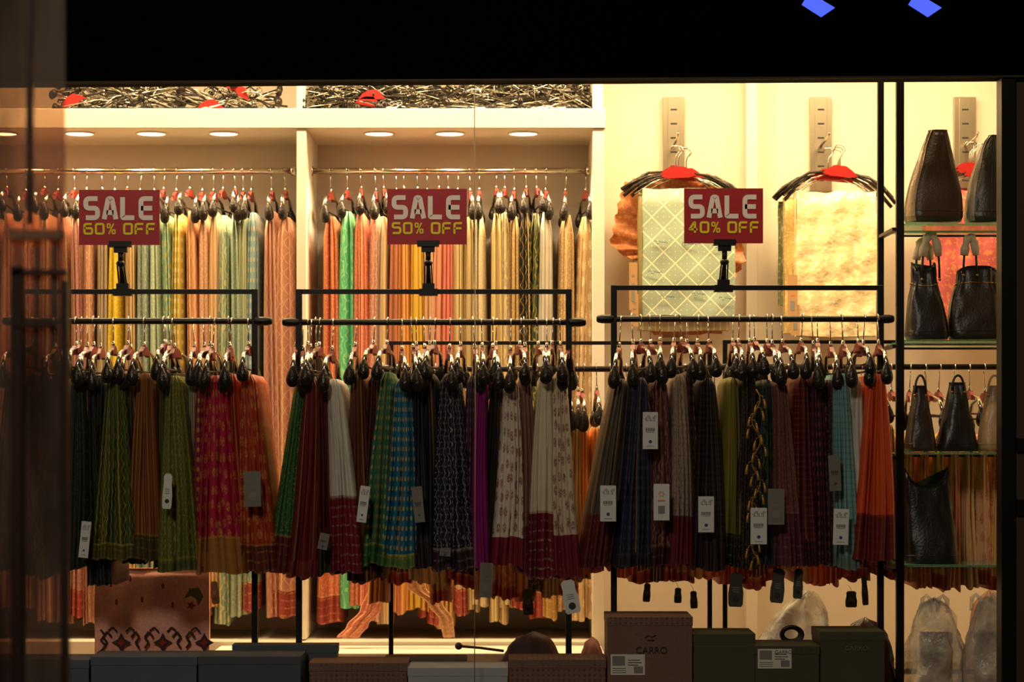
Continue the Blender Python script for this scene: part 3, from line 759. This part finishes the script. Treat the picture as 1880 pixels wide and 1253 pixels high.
def leather(c, rough=.35): return mat('leather', c, rough, noise=.3, nscale=12, bump=.3, bscale=120)
def bag(name, l, r, top, base, col, y=.27, dep=.14, topl=None, topr=None, round_=0.0, handles=None, wrap=False, seam=True, peaks=0, side=None, ex=1.25, pinch=0.0):
    m = MB(); n = 40; rows = 18
    topl = l if topl is None else topl; topr = r if topr is None else topr
    rings = []
    for i in range(rows+1):
        t = i/rows
        py = base+(top-base)*t
        a = l+(topl-l)*(t**ex); b_ = r+(topr-r)*(t**ex)
        if round_:
            k = (1-t**3.0)**.5 if t < 1 else 0.12
            k = 1-(1-k)*round_; c_ = (a+b_)/2; a = c_+(a-c_)*k; b_ = c_+(b_-c_)*k
        bulge = (1+.05*math.sin(math.pi*min(1, t*1.6)))*(1-pinch*math.exp(-((t-.8)/.1)**2))
        if i == 0: bulge = .94
        c_ = X((a+b_)/2, y); hw = (b_-a)/2*S(y)*bulge; hd = dep/2*(1-t*.75)*bulge
        z = Z(py, y)+.0045
        ring = []
        for k in range(n):
            an = 2*math.pi*k/n; ca, sa = math.cos(an), math.sin(an)
            e = .55
            x = hw*math.copysign(abs(ca)**e, ca); yy = hd*math.copysign(abs(sa)**e, sa)
            pk = peaks*(abs(ca)**2)*(t**4)
            sag = .008*NZ.noise(Vector((x*25+l, t*4, yy*20)))
            gath = .004*math.sin(k*1.9)*math.exp(-((t-.85)/.18)**2)*(1 if pinch else .3)
            ring.append(Vector((c_+x+.003*math.sin(k*2.3+t*9)*t, y+yy+sag+gath, z+pk)))
        rings.append(ring)
    m.rings(rings, 0)
    if side:
        for i in range(rows):
            q0, q1 = rings[i], rings[i+1]
            a0, a1 = int(n*.53), int(n*.66)
            for k in range(a0, a1):
                m.add([q0[k]+Vector((-.001, -.0025, 0)), q0[k+1]+Vector((-.001, -.0025, 0)), q1[k+1]+Vector((-.001, -.0025, 0)), q1[k]+Vector((-.001, -.0025, 0))], [(0,1,2,3)], 3, smooth=True)
    if seam:
        f = [rings[i][int(n*.75)]+Vector((0, -.001, 0)) for i in range(rows+1)]
        m.tube(f, .0013, 4, 0)
        row = rings[2]; m.tube([row[k] for k in range(n//2, n)]+[row[0]], .002, 4, 0)
        m.tube([rings[-1][k]+Vector((0, 0, .001)) for k in range(n)], .0022, 5, 0, closed=True)
    if handles:
        for (hx0, hx1, hy, dy) in handles:
            zb_ = Z(top, y)-.03; za_ = Z(hy, y); pts = []
            for q in range(15):
                a = math.pi*q/14
                pts.append(Vector(((X(hx0, y)+X(hx1, y))/2-(X(hx1, y)-X(hx0, y))/2*math.cos(a), y+dy, zb_+(za_-zb_)*math.sin(a)**.8)))
            m.tube(pts, .0045, 8, 0)
            if wrap: m.tube(pts[2:13], [.015+.004*math.sin(q*2.4) for q in range(11)], 10, 2)
            for p in (pts[0], pts[-1]): m.ball(p+Vector((0, -.004 if dy < 0 else .004, 0)), (.006, .004, .006), 1, 8, 6)
    if pinch:
        m.tube([rings[int(rows*.8)][k]+(rings[int(rows*.8)][k]-Vector((X((l+r)/2, y), y, rings[int(rows*.8)][k].z)))*.03 for k in range(n)], .003, 6, 1, closed=True)
    return m.obj(name, [leather(col), BRASS, FOAM, leather(side or (120, 105, 85))])
BRASS = mat('brass', (170, 135, 75), .35, 1.0)
FOAM = mat('foam_wrap', (235, 215, 185), .6, noise=.35, nscale=40)
bag('leather_handbag', 1661, 1765, 243, 411, (58, 38, 27), topl=1706, topr=1737, dep=.16, y=.24, side=(150, 125, 95), ex=1.6)
bag('leather_handbag', 1772, 1850, 252, 411, (44, 40, 38), topl=1795, topr=1850, round_=.9, dep=.16, y=.24, side=(130, 120, 105))
bag('leather_handbag', 1663, 1740, 500, 626, (24, 19, 19), topl=1674, topr=1716, handles=[(1690, 1722, 432, -.03), (1684, 1712, 440, .03)], wrap=True, y=.24, peaks=.03, pinch=.12)
bag('leather_handbag', 1742, 1838, 492, 626, (34, 22, 20), topl=1758, topr=1830, handles=[(1766, 1790, 436, -.03)], wrap=True, y=.24, peaks=-.02, ex=2.2, pinch=.08)
bag('leather_handbag', 1661, 1717, 712, 831, (46, 34, 30), topl=1678, topr=1698, handles=[(1678, 1698, 690, -.02)], y=.22, ex=1.0)
bag('leather_handbag', 1716, 1795, 706, 831, (24, 20, 21), topl=1744, topr=1770, handles=[(1746, 1768, 690, -.02)], y=.24, ex=.8)
bag('leather_handbag', 1796, 1850, 712, 831, (180, 150, 112), topl=1812, topr=1838, handles=[(1812, 1836, 690, -.02)], y=.22, round_=.4)
bag('leather_handbag', 1663, 1757, 895, 1038, (20, 18, 20), topl=1660, topr=1740, y=.24, peaks=.07, dep=.15)

# ---------------------------------------------------------------- piles of hangers on the top shelf
def pile(name, px0, px1, hmax, n, seed, redp):
    RR = random.Random(seed); m = MB()
    for i in range(n):
        px = RR.uniform(px0+30, px1-30); y = RR.uniform(1.2, 1.5)
        e = min(1, min(px-px0, px1-px)/90.0)
        z = zs1+.008+RR.uniform(0, 1)*hmax*(.35+.65*e)
        yaw = RR.uniform(-.5, .5) if RR.random() < .7 else RR.uniform(-1.4, 1.4)
        Rm = Euler((RR.uniform(-1.3, 1.3), RR.uniform(-.6, .6), yaw)).to_matrix()
        c = Vector((X(px, y), y, z))
        def T(a, b_, d=0):
            v = c+Rm @ Vector((a, d, b_)); v.z = max(v.z, zs1+.006); v.x = min(max(v.x, X(px0, y)), X(px1, y)); v.y = min(max(v.y, 1.17), 1.66); return v
        w = RR.uniform(.15, .21)
        for sg in (-1, 1):
            m.tube([T(0, .02), T(sg*w*.5, .01), T(sg*w*.85, -.01), T(sg*w, -.035)], [.003, .0035, .005, .004], 6, 2 if RR.random() < .7 else 0)
            if RR.random() < .6: m.ball(T(sg*w, -.04), (.014, .012, .02), 2, 8, 6)
        m.tube([T(-w*.9, -.03), T(w*.9, -.03)], .002, 5, 0)
        m.tube([T(0, .02), T(0, .06), T(.018, .085), T(0, .1), T(-.018, .09)], .002, 5, 0)
    for (rx, ry, rr_) in redp:
        c = P(rx, ry, 1.19); pts = [(-.055, -.020), (-.040, .000), (-.012, .014), (.02, .016), (.040, -.004), (.058, -.024), (.03, -.026), (-.03, -.022)]
        ca, sa = math.cos(rr_), math.sin(rr_)
        m.poly([(c.x+p[0]*ca-p[1]*sa, c.z+p[0]*sa+p[1]*ca) for p in pts], 1.185, .012, 1)
        for sg in (-1, 1): m.tube([c+Vector((sg*.04, .005, -.012+sg*.04*sa)), c+Vector((sg*.13, .01, -.016+sg*.1*sa)), c+Vector((sg*.2, .02, -.022+sg*.1*sa))], .005, 6, 2)
    m.obj(name, [CHROME, REDP, BULB])
pile('hanger_pile', 105, 330, .12, 60, 3, [(130, 182, .5)])
pile('hanger_pile', 330, 512, .11, 36, 4, [(385, 190, .1), (440, 164, -.5)])
pile('hanger_pile', 560, 820, .14, 100, 5, [(682, 172, .05), (676, 184, -.1)])
pile('hanger_pile', 800, 1086, .14, 104, 6, [])

# ---------------------------------------------------------------- boxes on the platform
def boxm(c, c2=None, pat=False):
    m_ = mat('carton_print', c, .55, noise=.25, nscale=6)
    if pat:
        nt = m_.node_tree; bs = nt.nodes['Principled BSDF']; old = bs.inputs['Base Color'].links[0].from_socket
        tc = nt.nodes.new('ShaderNodeTexCoord'); v = nt.nodes.new('ShaderNodeTexVoronoi'); v.inputs['Scale'].default_value = 55; v.inputs['Randomness'].default_value = .1
        nt.links.new(tc.outputs['Object'], v.inputs['Vector'])
        g = nt.nodes.new('ShaderNodeMath'); g.operation = 'LESS_THAN'; g.inputs[1].default_value = .33; nt.links.new(v.outputs['Distance'], g.inputs[0])
        mx = nt.nodes.new('ShaderNodeMix'); mx.data_type = 'RGBA'; nt.links.new(g.outputs[0], mx.inputs[0]); nt.links.new(old, mx.inputs[6]); mx.inputs[7].default_value = lin(c2)
        nt.links.new(mx.outputs[2], bs.inputs['Base Color'])
    return m_
LABEL = mat('label_paper', (225, 222, 205), .6)
def carton(l, r, t, mt, y=-.33, dep=.22, label=None, text=None, name='cardboard_box'):
    m = MB(); zt = Z(t, y); z0 = PZ
    x0, x1 = X(l, y), X(r, y)
    m.box((x0, y, z0), (x1, y+dep, zt-.03), 0)
    m.box((x0-.002, y-.002, zt-.032), (x1+.002, y+dep+.002, zt), 0)
    o = m.obj(name, [mt], bevel=.002)
    if label:
        ll, lt, lr, lb = label; m = MB(); a, b_ = X(ll, y), X(lr, y); zt_, zb_ = Z(lt, y), Z(lb, y); yy = y-.003
        m.box((a, yy-.001, zb_), (b_, yy, zt_), 0); W = b_-a; H = zt_-zb_
        def q(u0, v0, u1, v1, mi): m.add([(a+W*u0, yy-.0015, zb_+H*v0), (a+W*u1, yy-.0015, zb_+H*v0), (a+W*u1, yy-.0015, zb_+H*v1), (a+W*u0, yy-.0015, zb_+H*v1)], [(0,1,2,3)], mi)
        q(.05, .45, .42, .92, 1)
        for k in range(1, 4): q(.5, .82-k*.12, .5+.3+.1*((k*7) % 3)/2, .86-k*.12, 2)
        q(.68, .08, .94, .42, 1)
        for k in range(3): q(.05, .3-k*.1, .45, .33-k*.1, 2)
        m.obj('label', [LABEL, GREY, INK], parent=o)
    for tx, px_, py_, sz, cc in (text or []):
        cu = bpy.data.curves.new('lettering', 'FONT'); cu.body = tx; cu.size = sz; cu.extrude = .0004; cu.align_x = 'CENTER'
        cu.materials.append(cc); to = bpy.data.objects.new('lettering', cu); COL.objects.link(to)
        to.location = (X(px_, y), y-.005, Z(py_, y)); to.rotation_euler = (math.pi/2, 0, 0); to.parent = o
    return o
SLATE = boxm((92, 102, 118)); SL2 = boxm((80, 88, 102)); BRN = boxm((128, 94, 78), (88, 64, 55), True); OLV = boxm((76, 74, 52), (58, 58, 40), True); PALE = boxm((185, 188, 192))
TXD = mat('carton_ink', (50, 34, 28), .6); TXL = mat('carton_ink_pale', (120, 110, 90), .6)
carton(-60, 163, 1212, SLATE, dep=.2)
carton(167, 361, 1206, SLATE, dep=.2)
carton(364, 552, 1205, SL2, dep=.2)
carton(427, 619, 1184, boxm((84, 96, 104)), y=-.1, dep=.07)
carton(568, 747, 1217, BRN, dep=.2)
carton(708, 856, 1206, boxm((120, 92, 70)), y=-.1, dep=.07)
carton(749, 932, 1226, PALE, dep=.2)
carton(935, 1112, 1211, BRN, dep=.2)
cb = carton(1115, 1271, 1133, BRN, y=-.32, dep=.24, label=(1121, 1202, 1184, 1240), text=[('CARRO', 1196, 1200, .033, TXD)])
m = MB(); c = P(1194, 1172, -.3235); m.tube([c+Vector((-.02, 0, 0)), c+Vector((-.008, 0, .010)), c+Vector((.004, 0, .004)), c+Vector((.02, 0, .010))], .002, 5); m.tube([c+Vector((-.01, 0, -.008)), c+Vector((.014, 0, -.008))], .002, 5)
m.obj('emblem', [TXD], parent=cb)
carton(1273, 1386, 1164, OLV, y=-.3, dep=.22)
carton(1387, 1504, 1186, OLV, y=-.32, dep=.22, label=(1391, 1192, 1453, 1228), text=[('GARRO', 1438, 1201, .018, INK)])
carton(1506, 1624, 1160, OLV, y=-.3, dep=.22, text=[('GARRO', 1572, 1195, .024, TXL)])

# pink embroidered cloth hanging low on the left
m = MB(); y = .26
fold_panel(m, 174, 1044, 384, 1202, y, .03, 0, .004, 12, kz=.6)
def mot(pts, cx, cy, sc, mi, yo=-.014):
    m.poly([(X(cx+p[0]*sc, y), Z(cy-p[1]*sc, y)) for p in pts], y+yo, .001, mi)
def sawstar(n=8, inner=.45):
    return [((1 if k % 2 == 0 else inner)*math.cos(math.pi*k/n), (1 if k % 2 == 0 else inner)*math.sin(math.pi*k/n)) for k in range(2*n)]
dia = [(0,-1),(.35,-.35),(1,0),(.35,.35),(0,1),(-.35,.35),(-1,0),(-.35,-.35)]
def stroke(pts, w=2.2):
    for (a, b_), (c_, d_) in zip(pts[:-1], pts[1:]):
        m.tube([P(a, b_, y)+Vector((0, -.014, 0)), P(c_, d_, y)+Vector((0, -.014, 0))], w*.002, 5, 1)
for cx in (224, 300, 376):
    mot(dia, cx, 1180, 18, 1); mot(dia, cx, 1180, 8, 2, -.017)
    for sg in (-1, 1):
        if cx+sg*34 > 384: continue
        stroke([(cx+sg*18, 1170), (cx+sg*26, 1160), (cx+sg*33, 1170), (cx+sg*26, 1180), (cx+sg*33, 1190)])
        stroke([(cx+sg*8, 1160), (cx+sg*16, 1152), (cx+sg*24, 1158)], 1.8)
stroke([(186, 1156), (194, 1166), (186, 1176), (196, 1186), (186, 1196)])
for a in range(178, 380, 12): stroke([(a, 1201), (a+6, 1196), (a+12, 1201)], 1.4)
for (a, b_) in ((205, 1072), (240, 1062), (300, 1075), (215, 1105), (262, 1100), (318, 1110)): mot([(-.3,-1),(.3,-1),(.4,0),(.1,1),(-.4,.3)], a, b_, 6, 2)
mot([(-1,-.2),(-.4,.9),(.6,1),(1.1,0),(.5,-1),(.3,-.2),(-.3,.1)], 356, 1096, 17, 3); mot(sawstar(5), 352, 1112, 9, 2, -.016)
m.obj('embroidered_cloth', [sari_mat((255, 185, 165), (255, 195, 175), 'brocade'), mat('thread_black', (55, 32, 32), .7), mat('thread_red', (150, 25, 25), .7), mat('thread_green', (110, 115, 50), .7)])

def crumple(l, r, top, y, dep, seed, amp=.012, n=40, rows=14, px=.5, flat=.6, base=None):
    m = MB(); rings = []
    if base is None: base = HOR+(CZ-PZ)/S(y)
    for i in range(rows+1):
        t = i/rows; k = max(.03, (1-t**2.2)**flat)
        c_ = (l+r)/2+(px-.5)*(r-l)*t
        z = Z(base+(top-base)*t, y)
        ring = []
        for q in range(n):
            a = 2*math.pi*q/n
            d = NZ.noise(Vector((math.cos(a)*2.2, math.sin(a)*2.2, t*3+seed)))*2+NZ.noise(Vector((math.cos(a)*6, math.sin(a)*6, t*7+seed)))
            rr = 1+d*amp*12
            ring.append(Vector((X(c_, y)+(r-l)/2*S(y)*k*math.cos(a)*rr, y+dep/2*k*math.sin(a)*rr, z+d*amp*.8*min(1, t*3)*(0 if i == 0 else 1))))
        rings.append(ring)
    m.rings(rings, 0); return m
def plastic():
    p = bpy.data.materials.new('clear_plastic'); p.use_nodes = True; nt = p.node_tree; b = nt.nodes['Principled BSDF']
    b.inputs['Base Color'].default_value = (.8, .74, .64, 1); b.inputs['Roughness'].default_value = .22
    out = nt.nodes['Material Output']; tr = nt.nodes.new('ShaderNodeBsdfTransparent'); mx = nt.nodes.new('ShaderNodeMixShader')
    no = nt.nodes.new('ShaderNodeTexNoise'); no.inputs['Scale'].default_value = 11; no.inputs['Detail'].default_value = 4; tc = nt.nodes.new('ShaderNodeTexCoord'); nt.links.new(tc.outputs['Object'], no.inputs['Vector'])
    rp = nt.nodes.new('ShaderNodeMapRange'); rp.inputs[1].default_value = .35; rp.inputs[2].default_value = .7; rp.inputs[3].default_value = .25; rp.inputs[4].default_value = .75
    nt.links.new(no.outputs['Fac'], rp.inputs[0]); nt.links.new(rp.outputs[0], mx.inputs[0])
    nt.links.new(tr.outputs[0], mx.inputs[1]); nt.links.new(b.outputs[0], mx.inputs[2]); nt.links.new(mx.outputs[0], out.inputs[0])
    bp = nt.nodes.new('ShaderNodeBump'); bp.inputs['Strength'].default_value = .9; bp.inputs['Distance'].default_value = .03; nt.links.new(no.outputs['Fac'], bp.inputs['Height']); nt.links.new(bp.outputs[0], b.inputs['Normal'])
    return p
PL = plastic()
GOODS = mat('wrapped_goods', (120, 100, 80), .6, noise=.3)
for (l, r, t, y, dep, mt, sd, px, nm, am, fl) in [
    (1357, 1530, 1088, .2, .2, PL, 3, .72, 'plastic_bag', .018, .8),
    (1665, 1768, 1102, .25, .16, PL, 5, .5, 'plastic_bag', .014, .4),
    (1765, 1850, 1100, .25, .16, PL, 6, .6, 'plastic_bag', .014, .4),
    (900, 1032, 1163, .12, .12, mat('brown_cloth', (74, 36, 26), .7, noise=.3), 8, .6, 'folded_umbrella', .008, .45),
    (1545, 1650, 1136, .16, .12, leather((62, 34, 24)), 9, .4, 'soft_pouch', .008, .4),
    (1060, 1112, 1172, .2, .12, mat('mauve_cloth', (150, 85, 70), .7, noise=.3), 11, .5, 'cloth_bundle', .008, .4),
    (1765, 1850, 1085, .9, .2, mat('brown_bag', (130, 90, 60), .6, noise=.3), 14, .6, 'cloth_bundle', .01, .5)]:
    mm = crumple(l, r, t, y, dep, sd, am, px=px, flat=fl)
    if nm == 'folded_umbrella':
        mm.tube([P(842, 1187, .12), P(880, 1190, .12), P(925, 1196, .12)], .005, 8)
        mm.ball(P(842, 1187, .12), (.014, .014, .014), 0)
    if nm == 'plastic_bag' and l > 1600:
        mm.box((X(l+26, y), y-.03, PZ), (X(r-22, y), y+.03, Z(t+60, y)), 1)
        for dx in (-16, 14):
            cx = (l+r)/2+dx
            mm.tube([P(cx-9, t+22, y), P(cx-7, t-2, y), P(cx, t-8, y), P(cx+8, t, y), P(cx+9, t+24, y)], [.006, .009, .007, .01, .006], 7, 0)
        mm.obj(nm, [mt, GOODS])
    else: mm.obj(nm, [mt])
def scarf(path, y, r0, r1, c, seed):
    m = MB(); rings = []; n = 40; RR = random.Random(seed); ph = RR.uniform(0, 6); K = len(path)*5
    def bez(t):
        f = t*(len(path)-1); i = min(int(f), len(path)-2); g = f-i; g = g*g*(3-2*g)
        return path[i][0]+(path[i+1][0]-path[i][0])*g, path[i][1]+(path[i+1][1]-path[i][1])*(f-i)
    uv = []
    for i in range(K+1):
        t = i/K; x, yy = bez(t); r = r0+(r1-r0)*t
        ring = []
        for k in range(n):
            a = 2*math.pi*k/n; rr = r*(1+.28*math.sin(7*a+ph+t*2))
            ring.append(P(x, yy, y)+Vector((rr*math.cos(a), rr*.5*math.sin(a), .004*math.sin(5*a+ph)))); uv.append((a*r, t*.4))
        rings.append(ring)
    m.rings(rings, 0, uv=uv)
    m.obj('draped_scarf', [sari_mat(c, (235, 190, 120), 'brocade')])
scarf([(700, 1030), (694, 1080), (680, 1120), (656, 1150), (640, 1170)], 1.02, .03, .04, (215, 130, 105), 3)
scarf([(752, 1030), (766, 1080), (800, 1110), (820, 1140), (824, 1170)], 1.02, .035, .02, (200, 150, 110), 5)
m = MB(); c = P(1454, 1166, -.06)
for q in range(3):
    m.tube([c+Vector((.040*math.cos(6.283*k/20)*(1-.12*q), .01*q, .030*math.sin(6.283*k/20)*(1-.12*q))) for k in range(20)], .006, 6, closed=True)
m.box((c.x-.05, -.08, PZ), (c.x+.04, -.03, c.z-.03)); m.obj('belt_roll', [leather((22, 20, 20))])
m = MB(); m.box((X(385, .8), .82, PZ), (X(1110, .8), 1.14, Z(1200, .82))); m.obj('display_plinth', [WHITE], bevel=.004)

# ---------------------------------------------------------------- reflections of blue lights on the fascia, put in as glowing panels
BL = mat('blue_reflection_glow', (40, 70, 255), .4, emit=(82, 104, 250), es=1.0)
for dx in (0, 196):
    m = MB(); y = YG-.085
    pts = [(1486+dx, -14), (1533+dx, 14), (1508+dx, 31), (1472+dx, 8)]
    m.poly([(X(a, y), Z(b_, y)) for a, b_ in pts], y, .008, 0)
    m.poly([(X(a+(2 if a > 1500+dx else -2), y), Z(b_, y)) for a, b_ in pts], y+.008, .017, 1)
    m.obj('blue_lamp_reflection', [BL, BLACK])

# ---------------------------------------------------------------- near, out-of-focus glass door leaf at the left
DG = bpy.data.materials.new('tinted_door_glass'); DG.use_nodes = True; nt = DG.node_tree; nt.nodes.clear()
o_ = nt.nodes.new('ShaderNodeOutputMaterial'); tr = nt.nodes.new('ShaderNodeBsdfTransparent')
di = nt.nodes.new('ShaderNodeBsdfDiffuse'); mx = nt.nodes.new('ShaderNodeMixShader'); mx.inputs[0].default_value = .12
tc = nt.nodes.new('ShaderNodeTexCoord'); no = nt.nodes.new('ShaderNodeTexNoise'); no.inputs['Scale'].default_value = 2.2; no.inputs['Detail'].default_value = 3
mp = nt.nodes.new('ShaderNodeMapping'); mp.inputs['Scale'].default_value = (5, 1, 1); nt.links.new(tc.outputs['Object'], mp.inputs[0]); nt.links.new(mp.outputs[0], no.inputs['Vector'])
c1 = nt.nodes.new('ShaderNodeMix'); c1.data_type = 'RGBA'; c1.inputs[6].default_value = (.20, .14, .11, 1); c1.inputs[7].default_value = (.68, .55, .46, 1)
rp = nt.nodes.new('ShaderNodeMapRange'); rp.inputs[1].default_value = .35; rp.inputs[2].default_value = .65; nt.links.new(no.outputs['Fac'], rp.inputs[0]); nt.links.new(rp.outputs[0], c1.inputs[0])
nt.links.new(c1.outputs[2], di.inputs[0]); nt.links.new(c1.outputs[2], tr.inputs[0])
nt.links.new(tr.outputs[0], mx.inputs[1]); nt.links.new(di.outputs[0], mx.inputs[2]); nt.links.new(mx.outputs[0], o_.inputs[0])
yd = -4.6
DW = mat('door_wood', (46, 24, 17), .4, noise=.4, nscale=5)
DW2 = mat('door_panel_tan', (125, 85, 58), .5, noise=.3, nscale=5)
m = MB()
m.box((X(-60, yd), yd-.002, .0), (X(120, yd), yd+.002, 2.9), 0)
m.box((X(114, yd), yd-.012, .0), (X(126, yd), yd+.012, Z(515, yd)), 1)
m.box((X(22, yd), yd-.01, .0), (X(44, yd), yd+.01, Z(490, yd)), 1)
m.box((X(50, yd), yd-.008, Z(410, yd)), (X(60, yd), yd+.008, 2.95), 1)
m.box((X(22, yd), yd-.01, Z(506, yd)), (X(124, yd), yd+.01, Z(496, yd)), 1)
m.box((X(24, yd), yd-.012, Z(602, yd)), (X(104, yd), yd+.012, Z(594, yd)), 1)
m.box((X(20, yd), yd-.012, Z(440, yd)), (X(116, yd), yd+.012, Z(424, yd)), 2)
m.obj('glass_door_leaf', [DG, DW, DW2])

# ---------------------------------------------------------------- camera
cd = bpy.data.cameras.new('camera'); cam = bpy.data.objects.new('camera', cd); COL.objects.link(cam)
cam.location = (0, -D, CZ); cam.rotation_euler = (math.pi/2, 0, 0)
cd.sensor_width = 36; cd.lens = 36*D/(1880*.002); cd.shift_y = (HOR-626.5)/1880
cd.clip_end = 60
cd.dof.use_dof = True; cd.dof.focus_distance = 8.1; cd.dof.aperture_fstop = 4.5
scene.camera = cam
